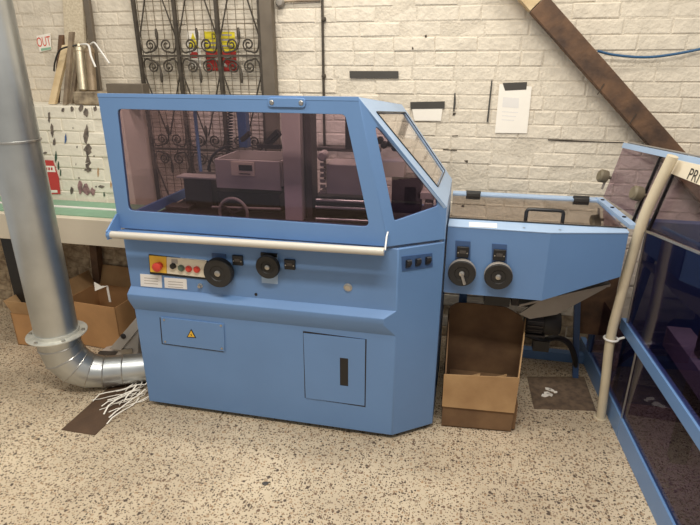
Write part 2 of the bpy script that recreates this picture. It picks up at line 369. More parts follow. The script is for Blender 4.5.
# hood grip plate
p0 = atY(268, 97.5, YH); p1 = atY(306, 107.5, YH)
hp = G().ext(flat(rounded([(p0.x, YH-.008, p1.z), (p1.x, YH-.008, p1.z), (p1.x, YH-.008, p0.z), (p0.x, YH-.008, p0.z)], .014, 4)), (0, .008, 0)).build('grip_plate', 'blue', M, bevel=.0015)
for px in (p0.x+.017, p1.x-.017):
    G().lathe((px, YH-.008, (p0.z+p1.z)/2), (0, -1, 0), [(.0095, 0), (.0095, .002), (.006, .005), (.0001, .005)], 14).build('screw', 'steel', hp)
# tray and handrail
G().box(-1.515, -.29, 1.985, YH+.012, .958, .966).build('tray', 'blue', M)
rl = G().tube([(-1.502, 1.95, .966), (-.288, 1.95, .978)], .0165, 14).build('handrail', 'rail_paint', M)
G().lathe((-1.516, 1.95, .966), (1, 0, 0), [(.019, 0), (.019, .016)], 16).build('end_cap', 'blue', rl)
br = G().ext([(-1.507, 1.934, .947), (-1.507, 2.03, .947), (-1.507, 2.03, 1.04), (-1.507, 2.018, 1.04), (-1.507, 1.934, .985)], (-.007, 0, 0)).build('rail_bracket', 'blue', M)
G().tube([(-.286, YH-.002, 1.035), (-.284, 1.985, 1.03), (-.284, 1.95, .985)], .0035, 8).build('rail_bracket', 'white_paint', M)
# controls
def onF(px, py, d=0): p = atY(px, py, YF); p.y -= d; return p
def plate_px(name, quad, m, parent, d=.006, bev=.0):
    pts = [onF(*q) for q in quad]; return G().ext(pts, (0, -d, 0)).build(name, m, parent, bevel=bev)
plate_px('panel_backing', [(149, 254), (208.5, 261), (208.5, 279.5), (150.5, 273.5)], 'black', M, .004)
ep = plate_px('emergency_panel', [(150.2, 255), (167.2, 256.5), (167.6, 272.6), (151.4, 271.2)], 'yellow', M, .009)
c = onF(161, 264.5, .009)
G().lathe(c, (0, -1, 0), [(.016, 0), (.015, .018), (.0215, .02), (.0215, .032), (.014, .037), (.0001, .038)], 20).build('emergency_button', 'red', ep)
cp = plate_px('control_panel', [(167.6, 256.6), (207, 260), (207.5, 277), (168.0, 272.7)], 'cream_panel', M, .009)
c = onF(174.5, 265, .009); rs = G().lathe(c, (0, -1, 0), [(.014, 0), (.013, .012), (.0001, .0125)], 18).build('rotary_switch', 'black', cp)
plate_px('switch_legend', [(172.5, 258.2), (178.5, 258.8), (178.7, 263), (172.6, 262.3)], 'print_grey', cp, .0102)
for px, py, m in ((182.5, 267.2, 'green_button'), (190, 268, 'red'), (198, 268.6, 'red')):
    G().lathe(onF(px, py, .009), (0, -1, 0), [(.0155, 0), (.0155, .006), (.011, .008), (.0105, .013), (.0001, .0135)], 18).build('push_button', m, cp)
for (a, b) in (((140.5, 273.8), (162.3, 287.6)), ((164.5, 277.4), (187.3, 289.2))):
    lb = plate_px('label_plate', [(a[0], a[1]), (b[0]-.6, a[1]+1.6), (b[0], b[1]), (a[0]+.6, b[1]-1.7)], 'label_paper', M, .003)
    for k in range(3):
        y = a[1]+3.2+k*2.6; plate_px('print_line', [(a[0]+4, y+.3), (b[0]-4, y+1.4), (b[0]-4, y+2.0), (a[0]+4, y+.9)], 'print_grey', lb, .0034)
G().lathe(onF(200.5, 285.5), (0, -1, 0), [(.012, 0), (.012, .004), (.008, .006), (.0075, .016), (.0001, .0165)], 16).build('key_lock', 'steel', M)
def wheel(px, py, r, depth, parent, base, m='rubber', rim=None, crank=False):
    c = base(px, py); ax = Vector((0, -1, 0))
    w_ = G().lathe(c, ax, [(r*.45, 0), (r*.45, .012), (r*.96, .014), (r, .02), (r, depth-.006), (r*.94, depth), (r*.55, depth-.002), (r*.5, depth-.006), (.0001, depth-.006)], 32).build('handwheel', m, parent)
    G().lathe(c+ax*(depth-.008), ax, [(r*.2, 0), (r*.2, .008), (r*.13, .010), (.0001, .010)], 16).build('hub', 'steel', w_)
    if rim: G().lathe(c+ax*.012, ax, [(r*1.02, 0), (r*1.02, depth-.022), (r*.99, depth-.02)], 32).build('rim', rim, w_)
    if crank:
        G().bar(c+ax*(depth+.004)+Vector((0, 0, 0)), c+ax*(depth+.010)+Vector((.016, 0, -.045)), .012, .008).build('crank', 'grey_metal', w_)
    return w_
# left wheel sits on a recess bracket, right one on a pale slide plate
plate_px('slide_plate', [(212, 253), (226, 254.2), (226.5, 262), (212.4, 261)], 'blue_dark', M, .004)
wheel(222, 269.8, .068, .05, M, onF)
plate_px('slide_plate', [(261, 253), (278, 254.5), (278, 284), (262, 282.5)], 'blue_light', M, .003)
plate_px('slide_scale', [(261, 252), (277.5, 253.4), (277.5, 257), (261, 255.6)], 'black', M, .006)
w2 = wheel(270, 264.6, .054, .038, M, onF, 'rubber')
def counter(base, px, py, s, parent, m='black'):
    c = base(px, py); g = G().box(c.x-s, c.x+s, c.y-.012, c.y+.003, c.z-s*.95, c.z+s*.95).build('counter', m, parent, bevel=.002)
    for k in (-1, 1): G().lathe((c.x+k*s*.75, c.y-.012, c.z-s*.1), (0, -1, 0), [(.003, 0), (.003, .002), (.0001, .0022)], 10).build('screw', 'steel', g)
    G().box(c.x-s*.5, c.x+s*.5, c.y-.0135, c.y-.012, c.z-s*.2, c.z+s*.35).build('counter_window', 'grey_dark', g)
counter(onF, 238.3, 259.8, .024, M); counter(onF, 290.3, 264, .024, M)
G().lathe(onF(256, 294.3), (0, -1, 0), [(.007, 0), (.007, .002), (.0001, .002)], 14).build('plug', 'black', M)
G().lathe(onF(348, 287.3), (0, -1, 0), [(.019, 0), (.019, .003), (.013, .006), (.0125, .009), (.0001, .009)], 20).build('door_lock', 'steel', M)
# electric cover plate with a warning triangle
q = [(160.5, 316.5), (223.6, 323.6), (224.6, 351), (162.8, 342.8)]
G().ext([onF(x-.8, y+.9) for x, y in q], (0, -.002, 0)).build('cover_gasket', 'black', M)
cv = G().ext([onF(x+.5, y) for x, y in q], (0, -.006, 0)).build('cover_plate', 'blue', M, bevel=.001)
for (x, y) in ((164.8, 319.3), (221.5, 325), (222.5, 347.8), (166, 341)):
    G().lathe(onF(x, y, .006), (0, -1, 0), [(.0055, 0), (.0055, .002), (.0001, .003)], 12).build('screw', 'steel', cv)
tri = [onF(191.9, 328.2, .0065), onF(187.4, 336.6, .0065), onF(196.8, 337.2, .0065)]
wt = G().ext(tri, (0, -.001, 0)).build('warning_sign', 'black', cv)
cen = sum(tri, Vector())/3; t2 = [cen+(p-cen)*.72+Vector((0, -.0012, 0)) for p in tri]
wy_ = G().ext(t2, (0, -.0006, 0)).build('warning_face', 'yellow', cv)
b0 = cen+Vector((0, -.0022, .0)); G().ext([b0+Vector(p) for p in ((.002, 0, .008), (-.004, 0, -.001), (.0, 0, -.001), (-.002, 0, -.009), (.005, 0, .001), (.001, 0, .001))], (0, -.0004, 0)).build('lightning_mark', 'black', cv)
# access door with a slot
q = [(303, 331), (366.6, 339.3), (365.5, 407), (304.8, 397.6)]
cc = [onF(x, y) for x, y in q]; inset = []
G().ext(cc, (0, -.001, 0)).build('door_gap', 'black', M)
x0, x1, z0, z1 = (cc[0].x+cc[3].x)/2+.004, (cc[1].x+cc[2].x)/2-.005, (cc[2].z+cc[3].z)/2+.005, (cc[0].z+cc[1].z)/2-.005
sa, sb = onF(340, 357.2), onF(348.4, 386)
dr = G().plate([(x0, YF-.004, z0), (x1, YF-.004, z0), (x1, YF-.004, z1), (x0, YF-.004, z1)], [(sa.x, YF-.004, sb.z), (sb.x, YF-.004, sb.z), (sb.x, YF-.004, sa.z), (sa.x, YF-.004, sa.z)], (0, .006, 0), .002, 2).build('access_door', 'blue', M)
G().box(sa.x-.003, sb.x+.003, YF-.0025, YF-.0015, sb.z-.003, sa.z+.003).build('grip_slot', 'black', dr)
# three rocker switches on the cut corner
def onC(px, py, d=0): return atP(px, py, CP, CN)+CN*d
CN = CN if CN.y < 0 else -CN
sp = G().ext([onC(401.5, 256.5), onC(432, 253), onC(432.3, 266.5), onC(402, 271)], CN*.003).build('switch_plate', 'blue_dark', M)
ct = Vector((.181, .130, 0)).normalized()
for px, py in ((407.5, 263.5), (417, 262), (427, 260.3)):
    c = onC(px, py, .003)
    sw = G().ext([c-ct*.011+Vector((0, 0, z))+CN*d for z, d in ((-.018, 0), (.018, 0), (.019, .012), (.006, .017), (-.014, .006))], ct*.022).build('rocker_switch', 'black', sp)
    G().bar(c+CN*.014+Vector((0, 0, .018))-ct*.009, c+CN*.014+Vector((0, 0, .018))+ct*.009, .006, .004).build('switch_tip', 'steel', sw)
# works inside the hood
G().box(-1.49, -.09, 2.20, 2.73, .945, .972).build('machine_bed', 'cast_dark', M)
def blk(name, a, b, y, dy, m, parent=M, bev=.003):
    p = atY(a[0], a[1], y); q = atY(b[0], b[1], y)
    return G().box(min(p.x, q.x), max(p.x, q.x), y, y+dy, min(p.z, q.z), max(p.z, q.z)).build(name, m, parent, bevel=bev)
blk('column', (280, 100), (303, 226), 2.32, .16, 'machine_grey')
blk('column_side', (303, 100), (313, 222), 2.36, .10, 'grey_dark')
kb = blk('knife_block', (214, 159), (281, 191), 2.34, .012, 'machine_grey')
p = atY(214, 159, 2.34); q = atY(281, 159, 2.34)
g = G(); zt = p.z; g.box(p.x, p.x+.012, 2.352, 2.62, zt-.12, zt); g.box(q.x-.012, q.x, 2.352, 2.62, zt-.12, zt); g.box(p.x, q.x, 2.608, 2.62, zt-.12, zt+.0); g.build('tray_walls', 'machine_grey', kb)
G().box(p.x, q.x, 2.352, 2.61, zt-.13, zt-.12).build('tray_floor', 'cast_dark', kb)
ip = blk('instrument_panel', (230.5, 161.5), (254.5, 176.5), 2.334, .006, 'cream_panel', kb, .001)
blk('display', (238.5, 164.8), (252, 171), 2.331, .003, 'cast_dark', ip, 0)
blk('print_strip', (239, 173.2), (250, 174.6), 2.331, .003, 'grey_dark', ip, 0)
blk('housing', (183, 178), (214, 213), 2.45, .18, 'grey_dark')
blk('cross_slide', (176, 176), (216, 180), 2.38, .08, 'machine_grey')
blk('gearbox', (165, 206), (190, 222), 2.36, .08, 'grey_dark')
blk('dark_works', (217, 191), (281, 226), 2.42, .2, 'cast_dark')
blk('press_block', (326, 164), (372, 196), 2.34, .16, 'machine_grey')
blk('press_base', (314, 196), (374, 232), 2.42, .2, 'cast_dark')
blk('cross_beam', (313, 147), (380, 153), 2.56, .05, 'grey_dark')
blk('end_post', (345, 116), (352, 150), 2.56, .05, 'cast_dark')
c = atY(323, 155.5, 2.33); G().lathe(c, (0, -1, 0), [(.022, -.03), (.022, .02), (.016, .026), (.0001, .026)], 18).build('adjusting_knob', 'machine_grey', M)
for k in range(6):
    blk('chain_link', (320, 163+k*5.5), (325, 166.5+k*5.5), 2.33, .012, 'grey_metal', M, 0)
for y0 in (200, 207, 219):
    a = atY(316, y0, 2.34); b = atY(375, y0+2.5, 2.34); G().tube([a, b], .0075, 10).build('guide_rod', 'steel', M)
a = atY(212, 207, 2.33); b = atY(281, 209, 2.33); G().tube([a, b], .006, 8).build('guide_rod', 'grey_metal', M)
c = atY(233.5, 213, 2.31)
g = G(); g.tube([c+Vector((math.cos(t*math.pi/14)*.072, 0, math.sin(t*math.pi/14)*.072)) for t in range(29)], .008, 8)
hw = g.build('inner_handwheel', 'grey_metal', M); g = G()
for t in range(3): g.bar(c, c+Vector((math.cos(t*2.1+.5)*.07, 0, math.sin(t*2.1+.5)*.07)), .01, .01)
g.build('spoke', 'grey_dark', hw)
blk('blue_post', (235.5, 100), (247.5, 148), 2.6, .05, 'blue_dark')
g = G(); a = atY(230.5, 100, 2.56); b = atY(229.5, 152, 2.56)
g.tube([a.lerp(b, t/160)+Vector((math.cos(t*.7)*.013, math.sin(t*.7)*.013, 0)) for t in range(161)], .0035, 5); g.build('coiled_cord', 'black', M)
g = G(); g.tube(spline([atY(229, 146, 2.5), atY(220, 149, 2.45), atY(212, 157, 2.42), atY(208, 170, 2.42)]), .007, 8); g.build('hose', 'black', M)
for a, b in (((266, 143), (278, 131)), ((268, 145), (280, 133)), ((258, 146), (281, 147)), ((242, 140), (250, 133))):
    G().bar(atY(*a, 2.48), atY(*b, 2.44), .016, .02).build('clamp_lever', 'cast_dark', M)
for a, b, m in (((392, 176), (420, 214), 'grey_dark'), ((372, 160), (404, 178), 'machine_grey'), ((418, 192), (434, 200), 'machine_grey'), ((404, 186), (416, 206), 'cast_dark'), ((424, 203), (432, 210), 'grey_metal')):
    blk('side_works', a, b, 2.42, .1, m)
c = atY(384, 145, 2.4)
for k, (dx, dz) in enumerate(((0, 0), (.03, .012), (-.02, .02), (.05, -.01))):
    G().lathe(c+Vector((dx, 0, dz)), (0, -1, 0), [(.016, -.02), (.016, .01), (.010, .014), (.0001, .014)], 12).build('valve', 'cast_dark', M)
G().tube([c, c+Vector((.09, .02, -.01))], .005, 8).build('valve_pipe', 'cast_dark', M)

# ------------------------------------------------------------------ infeed conveyor between the machines
V = thing('infeed_conveyor', (.33, 2.5, 0), 'blue box-shaped conveyor with tinted flap lid and two black handwheels', 'conveyor')
def zat(px, py, y): return atY(px, py, y).z
VY = 2.272
sec = [(-.055, VY, zat(442, 292, VY)), (atY(551, 233, VY-.006).x, VY-.006, zat(541, 300.5, VY-.006)), (.694, 2.335, zat(618, 280, 2.325)+.012)]
for i in (0, 1):
    (xa, ya, za), (xb, yb, zb) = sec[i], sec[i+1]
    G().loft([(xa, ya, za), (xa, ya, 1.0), (xa, ya+.014, 1.0), (xa, ya+.014, za)], [(xb, yb, zb), (xb, yb, 1.0), (xb, yb+.014, 1.0), (xb, yb+.014, zb)]).build('front_panel', 'blue', V)
G().loft([(.694, 2.335, sec[2][2]), (.694, 2.335, 1.0), (.68, 2.335, 1.0), (.68, 2.335, sec[2][2])], [(.694, 2.9, sec[2][2]), (.694, 2.9, 1.0), (.68, 2.9, 1.0), (.68, 2.9, sec[2][2])]).build('end_panel', 'blue', V)
G().box(-.055, .685, 2.89, 2.904, .80, 1.0).build('back_panel', 'blue', V)
G().box(-.05, .66, 2.36, 2.88, .84, .85).build('floor_pan', 'grey_dark', V)
lip = G().ext([(-.055, VY-.002, 1.0), (sec[1][0], VY-.008, 1.0), (.696, 2.333, 1.0), (.700, 2.398, 1.0), (-.055, 2.385, 1.0)], (0, 0, .006)).build('front_lip', 'blue_light', V, bevel=.0015)
p = [atZ(469, 222.2, 1.007), atZ(497, 223.6, 1.007), atZ(497, 228, 1.007), atZ(469, 226.6, 1.007)]
G().ext(p, (0, 0, .0008)).build('blank_sticker', 'label_paper', V)
for px, py in ((524, 228), (560, 230)):
    c = atZ(px, py, 1.006); G().lathe(c, (0, 0, 1), [(.006, 0), (.006, .001), (.0001, .0015)], 10).build('screw', 'steel', V)
G().box(-.055, .69, 2.855, 2.915, 1.0, 1.016).build('back_strip', 'blue_light', V)
lid = G().ext([(-.052, 2.396, 1.003), (.690, 2.384, 1.003), (.668, 2.862, 1.003), (-.052, 2.862, 1.003)], (0, 0, .006)).build('lid_pane', 'pane_lid', V, smooth=False)
G().box(-.055, .70, 2.386, 2.394, 1.0, 1.011).build('lid_edge', 'black', lid)
a, b, c, d = atZ(525.5, 225, 1.009), atZ(526.5, 213, 1.009), atZ(562.5, 214.5, 1.009), atZ(563, 225, 1.009)
a = Vector((.283, 2.42, 1.009)); d = Vector((.440, 2.42, 1.009))
hz = .052; pts = [a, a+Vector((0, 0, hz*.75)), a+Vector((.004, 0, hz*.93)), a+Vector((.016, 0, hz)), d+Vector((-.016, 0, hz)), d+Vector((-.004, 0, hz*.93)), d+Vector((0, 0, hz*.75)), d]
G().tube(pts, .0085, 10).build('lid_handle', 'black', lid)
for px in (473, 580.5):
    c = atY(px, 198.5 if px < 500 else 203, 2.86); hg = G().box(c.x-.036, c.x+.036, 2.832, 2.892, 1.004, 1.026).build('hinge', 'rubber', V, bevel=.004)
    G().tube([(c.x-.038, 2.861, 1.026), (c.x+.038, 2.861, 1.026)], .007, 8).build('hinge_pin', 'black', hg)
def onV(px, py): return atY(px, py, VY-.003)
for px in (461, 497.5):
    k = 0 if px < 480 else 3
    G().ext([onV(px-5.5, 240.5+k), onV(px+9.5, 241.5+k), onV(px+9.2, 262+k), onV(px-6, 261+k)], (0, -.003, 0)).build('slide_plate', 'blue_dark', V)
    counter(lambda x, y: onV(x, y)+Vector((0, -.003, 0)), px+1.8, 251.3+k, .026, V)
wheel(462, 270.4, .060, .045, V, onV, 'rubber', 'grey_metal', True)
wheel(498, 273.6, .060, .045, V, onV, 'rubber', 'grey_metal')
st = G().loft([(.672, 2.905, 1.002), (.706, 2.905, 1.002), (.706, 2.905, 1.020), (.672, 2.905, 1.020)], [(.712, 2.40, 1.002), (.745, 2.40, 1.002), (.745, 2.40, 1.020), (.712, 2.40, 1.020)]).build('side_strip', 'blue_light', V)
for t in (.12, .42, .75):
    c = Vector((.689, 2.905, 1.020)).lerp(Vector((.729, 2.40, 1.020)), t); G().lathe(c, (0, 0, 1), [(.009, 0), (.009, .004), (.0001, .006)], 10).build('bolt', 'black', st)
# beneath it: chute, legs, cross beam
G().ext([(.30, 2.40, .60), (.30, 2.78, .60), (.68, 2.78, .74), (.68, 2.40, .74)], (0, 0, -.012)).build('chute', 'grey_metal', V)
G().box(.14, .26, 2.45, 2.6, .56, .80).build('gear_housing', 'black', V)
G().box(.27, .36, 2.47, 2.58, .56, .80).build('gear_housing', 'cast_dark', V)
G().box(.02, .78, 2.96, 3.01, .0, .055).build('floor_beam', 'blue', V)
G().box(.02, .06, 2.6, 2.9, 0, .8).build('leg', 'blue', V)
p = atY(581, 300, 2.84); q = atY(608, 336, 2.84)
G().box(p.x, q.x, 2.84, 2.87, q.z, .84).build('leg_panel', 'wood_brown', V)
G().ext([atY(x, y, 2.42) for x, y in ((519, 314), (541, 300), (600, 285), (606, 288), (557, 314.5), (530, 319))], (0, .01, 0)).build('chute_side', 'grey_metal', V)
G().bar((.60, 2.80, .84), (.70, 2.80, .0), .03, .03).build('leg', 'blue_dark', V)

# ------------------------------------------------------------------ motor and hose
MO = thing('electric_motor', (.45, 2.6, .36), 'dark finned electric motor hung below the infeed conveyor', 'motor')
cy = Vector((.36, 2.6, .425)); mb = G().lathe(cy, (1, 0, 0), [(.05, 0), (.056, .01), (.056, .09)], 24).build('motor_body', 'cast_dark', MO)
g = G()
for k in range(16):
    t = k*math.pi/8; r0 = Vector((0, math.cos(t), math.sin(t))); g.bar(cy+Vector((.01, 0, 0))+r0*.058, cy+Vector((.085, 0, 0))+r0*.058, .004, .012, r0)
g.build('cooling_fin', 'grey_dark', mb)
G().lathe(cy+Vector((.09, 0, 0)), (1, 0, 0), [(.062, 0), (.064, .006), (.064, .07), (.056, .082), (.0001, .083)], 24).build('fan_cowl', 'rubber', MO)
G().box(.36, .46, 2.545, 2.655, .36, .372).build('mount', 'cast_dark', MO)
G().box(.38, .40, 2.64, 2.68, .36, .80).build('hanger', 'cast_dark', MO)
G().tube(spline([(.37, 2.62, .34), (.46, 2.62, .31), (.54, 2.66, .31), (.62, 2.72, .25), (.68, 2.78, .12), (.70, 2.82, .016)]), .016, 8).build('hose', 'black', MO)
G().box(.42, .50, 2.60, 2.66, .25, .31).build('terminal_box', 'black', MO)

# ------------------------------------------------------------------ tall guard on the right
R = thing('machine_guard', (.9, 2.2, 0), 'tall purple-tinted window guard in blue frame at the right edge', 'machine guard')
ga = Vector((.802, 2.342, 0)); gd = Vector((.028, -.566, 0)).normalized()
def gx(y, z=0): return ga.x+(y-ga.y)*gd.x/gd.y
def gpt(y, z, off=0): return Vector((gx(y)+off, y, z))
def gstrip(name, y0, y1, z0, z1, m, t=.03, parent=R, bev=.0015):
    return G().loft([gpt(y0, z0), gpt(y0, z1), gpt(y0, z1, t), gpt(y0, z0, t)], [gpt(y1, z0), gpt(y1, z1), gpt(y1, z1, t), gpt(y1, z0, t)]).build(name, m, parent, bevel=bev)
gstrip('base_rail', 3.1, 2.30, .0, .108, 'blue'); gstrip('base_rail', 2.297, .9, .0, .108, 'blue')
gstrip('middle_rail', 2.53, .9, .462, .520, 'blue')
gstrip('post', 2.95, 2.91, .108, .78, 'blue_dark', .025)
for y0, y1 in ((3.0, 2.302), (2.296, .9)):
    pn = G().loft([gpt(y0, .108, .010), gpt(y0, .462, .010), gpt(y0, .462, .015), gpt(y0, .108, .015)], [gpt(y1, .108, .010), gpt(y1, .462, .010), gpt(y1, .462, .015), gpt(y1, .108, .015)]).build('lower_pane', 'pane_guard_low', R, smooth=False)
G().loft([gpt(2.47, .52, .010), gpt(2.47, 1.0, .010), gpt(2.47, 1.0, .015), gpt(2.47, .52, .015)], [gpt(.9, .52, .010), gpt(.9, 1.15, .010), gpt(.9, 1.15, .015), gpt(.9, .52, .015)]).build('upper_pane', 'pane_guard_low', R, smooth=False)
G().bar(gpt(2.474, .52, .010), gpt(2.474, 1.0, .010), .008, .008).build('pane_edge', 'steel', R)
G().bar(gpt(2.299, .108, .004), gpt(2.299, .462, .004), .006, .006).build('pane_edge', 'steel', R)
# tilted upper hood of the guard
u0 = Vector((.700, 2.905, 1.0)); u1 = Vector((.764, 2.43, 1.0)); ud = (u1-u0).normalized(); uu = (Vector((.765, 2.9, 1.3))-u0); uu = (uu-ud*uu.dot(ud)).normalized(); un = ud.cross(uu); un = un if un.x > 0 else -un
UO = u0
def up(px, py, d=0): return atP(px, py, UO, un)+un*d
def ucoord(s_, t_, d=0): return UO+ud*s_+uu*t_+un*d
sl, tl = 2.05, .345
T0 = .325
def T(s_): return .307+.058*s_
def FT(s_): return .004+.107*(s_-.585)
def ustrip(name, s0, s1, t0, t1, m, d0=0, d1=.02, parent=R, bev=.001):
    a0, b0 = (t0(s0), t0(s1)) if callable(t0) else (t0, t0); a1, b1 = (t1(s0), t1(s1)) if callable(t1) else (t1, t1)
    return G().loft([ucoord(s0, a0, d0), ucoord(s0, a1, d0), ucoord(s0, a1, d1), ucoord(s0, a0, d1)], [ucoord(s1, b0, d0), ucoord(s1, b1, d0), ucoord(s1, b1, d1), ucoord(s1, b0, d1)]).build(name, m, parent, bevel=bev)
    return G().loft([ucoord(s0, t0, d0), ucoord(s0, t1, d0), ucoord(s0, t1, d1), ucoord(s0, t0, d1)], [ucoord(s1, t0, d0), ucoord(s1, t1, d0), ucoord(s1, t1, d1), ucoord(s1, t0, d1)]).build(name, m, parent, bevel=bev)
hs = (up(672, 174)-UO).dot(ud); gs = (up(653, 171)-UO).dot(ud)
ustrip('hood_rail', 0, sl, lambda q: T(q)-.026, T, 'blue_light', -.002, .03)
ustrip('hood_foot', hs-.02, sl, FT, lambda q: FT(q)+.010, 'steel', -.004, .02)
pn = ustrip('hood_pane', 0, gs-.004, .024, lambda q: T(q)-.026, 'pane_guard', .005, .010, bev=0)
ustrip('pane_edge', gs-.003, gs+.003, .0, T, 'black', .0, .014, bev=0)
ustrip('hood_pane', gs+.004, hs-.006, .024, lambda q: T(q)-.026, 'pane_guard', .005, .010, bev=0)
ustrip('pane_edge', hs-.006, hs, .0, .256, 'black', .0, .014, bev=0)
ustrip('hood_pane', hs, sl, lambda q: FT(q)+.01, .256, 'pane_guard', .005, .010, bev=0)
nb = ustrip('name_band', hs-.005, sl, .256, lambda q: T(q)-.024, 'cream_panel', -.003, .014)
tp = up(687, 179, -.0045); text('PRI', .064, tp, ud, uu, 'black', nb, 'lettering', .95)
for px, py in ((606, 177.5), (641, 195)):
    c = up(px+3, py, 0); kn = G().lathe(c, -un, [(.008, -.01), (.008, .010), (.030, .012), (.033, .018), (.033, .046), (.026, .054), (.0001, .055)], 20).build('clamp_knob', 'knob_olive', R)
    G().bar(c-un*.012, c-un*.012-uu*.065, .012, .008).build('latch_bar', 'grey_metal', kn)
G().tube([ucoord(0, T(0)+.006, .02), ucoord(sl*.9, T(sl*.9)+.006, .02)], .004, 6).build('hinge_rod', 'grey_metal', R)
# dark works behind the lower windows
G().box(1.28, 1.75, .95, 2.55, .02, .95).build('stitcher_body', 'cast_dark', R)
G().box(.97, 1.07, .95, 2.46, .43, .53).build('inner_beam', 'machine_grey', R)
G().box(.86, 1.75, 2.60, 2.66, .0, .985).build('back_cover', 'blue_dark', R)
G().box(1.0, 1.06, 2.16, 2.22, .0, .98).build('inner_post', 'grey_dark', R)
G().box(1.14, 1.3, 1.3, 1.9, .60, .80).build('inner_housing', 'cast_dark', R)

# ------------------------------------------------------------------ cream pole with a ring clamp
PO = thing('cable_pole', (.758, 2.435, 0), 'cream tubular pole leaning against the purple guard', 'pole')
G().tube(spline([(.760, 2.432, .006), atY(605.5, 380, 2.43), atY(610.5, 338, 2.425), atY(620, 300, 2.41), atY(630.5, 262, 2.40), atY(645, 215, 2.38), atY(673, 156, 2.34)], 5), .0215, 14).build('tube', 'pole_paint', PO)
G().lathe((.757, 2.435, 0), (0, 0, 1), [(.03, 0), (.03, .006), (.0235, .008)], 14).build('foot', 'pole_paint', PO)
c = atY(611, 338.5, 2.43)
cl = G().tube([c+Vector((math.cos(k*math.pi/8)*.030, math.sin(k*math.pi/8)*.030, 0)) for k in range(17)], .0055, 8)
cl.tube([c+Vector((.03, .0, 0)), c+Vector((.06, .012, .006))], .0055, 8); cl.build('ring_clamp', 'white_paint', PO)

# ------------------------------------------------------------------ galvanised extraction duct
DY = 2.08
dx = -2.023
DU = thing('extraction_duct', (dx, DY, 0), 'galvanised extraction duct running down to an elbow beside the machine', 'duct')
R0 = .104; zt = .361
vp = G().tube([(dx, DY, zt-.005), (dx, DY, 1.345)], R0, 32, False).build('pipe', 'zinc', DU)
G().tube([(dx, DY, 1.345), (dx, DY, 3.3)], R0+.002, 32, False).build('pipe', 'zinc', DU)
G().lathe((dx, DY, 1.336), (0, 0, 1), [(R0+.002, 0), (R0+.007, .002), (R0+.007, .010), (R0+.002, .012)], 32).build('joint_band', 'steel', DU)
fl = G().lathe((dx, DY, zt-.012), (0, 0, 1), [(R0-.004, 0), (R0+.042, 0), (R0+.042, .005), (R0+.006, .006), (R0+.004, .022), (R0-.002, .022)], 36).build('flange', 'zinc_rim', DU)
for k in range(6):
    t = k*math.pi/3+.4; G().lathe((dx+math.cos(t)*(R0+.024), DY+math.sin(t)*(R0+.024), zt-.007), (0, 0, 1), [(.010, 0), (.010, .008), (.0001, .008)], 6).build('flange_bolt', 'steel', fl)
od = Vector((.91, .41, 0)).normalized(); Rb = .197; ec = Vector((dx, DY, zt-.01))+od*Rb
path = [Vector((dx, DY, zt-.01)), Vector((dx, DY, zt-.04))]
el = []
z0 = zt-.075
for k in range(5):
    t = k*math.pi/8; el.append(Vector((dx, DY, z0))+od*(Rb*(1-math.cos(t)))-Vector((0, 0, Rb*math.sin(t))))
rr = [R0, R0, R0*.97, R0*.90, R0*.82]; rr = [max(.06, r) for r in rr]
el = [Vector((dx, DY, zt-.0))]+el; rr = [R0]+rr
end = el[-1]+od*.22; ends = el+[el[-1]+od*.10, end]; rr = rr+[rr[-1]*.96, rr[-1]*.92]
for i in range(len(ends)-1):
    # mitred gores, each its own piece of sheet
    def ring(j):
        p = ends[j]; d = (ends[min(j+1, len(ends)-1)]-ends[max(j-1, 0)]).normalized(); s_ = od.cross(Vector((0, 0, 1))).normalized(); q = s_.cross(d).normalized()
        return [p+(s_*math.cos(2*math.pi*k/28)+q*math.sin(2*math.pi*k/28))*rr[j] for k in range(28)]
    a_, b_ = ring(i), ring(i+1); g = G(); g.add(a_+b_, [(k, (k+1) % 28, 28+(k+1) % 28, 28+k) for k in range(28)])
    gg = g.build('elbow_segment', 'zinc', DU)
    if i: G().tube(a_+[a_[0], a_[1]], .0035, 6, False).build('seam', 'steel', gg)
# grey intake shroud fixed to the machine's left side
sh = thing('intake_shroud', (-1.65, 2.40, .0), 'small pale grey metal shroud between duct elbow and machine', 'shroud')
SY = 2.42
G().ext([atY(x, y, SY) for x, y in ((139, 322), (113, 350), (97, 354), (98, 376), (137, 380))], (0, .10, 0)).build('shroud_body', 'machine_grey', sh, bevel=.004)
G().ext([atY(x, y, SY-.012) for x, y in ((139.5, 314), (141, 326), (121, 350.5), (109, 349))], (0, .012, 0)).build('sloped_arm', 'machine_grey', sh, bevel=.003)
G().lathe(atY(123.5, 336, SY-.012), (0, -1, 0), [(.017, 0), (.017, .006), (.010, .010), (.0001, .010)], 12).build('bolt', 'cast_dark', sh)
G().ext([atY(x, y, SY-.001) for x, y in ((96, 356), (100, 350.5), (118, 351.5), (114, 357), (104, 359.5))], (0, -.003, 0)).build('port', 'grey_dark', sh)
G().ext([atY(x, y, SY-.006) for x, y in ((122, 349), (132, 348), (133, 353), (121, 353.5))], (0, -.006, 0)).build('latch', 'steel', sh)

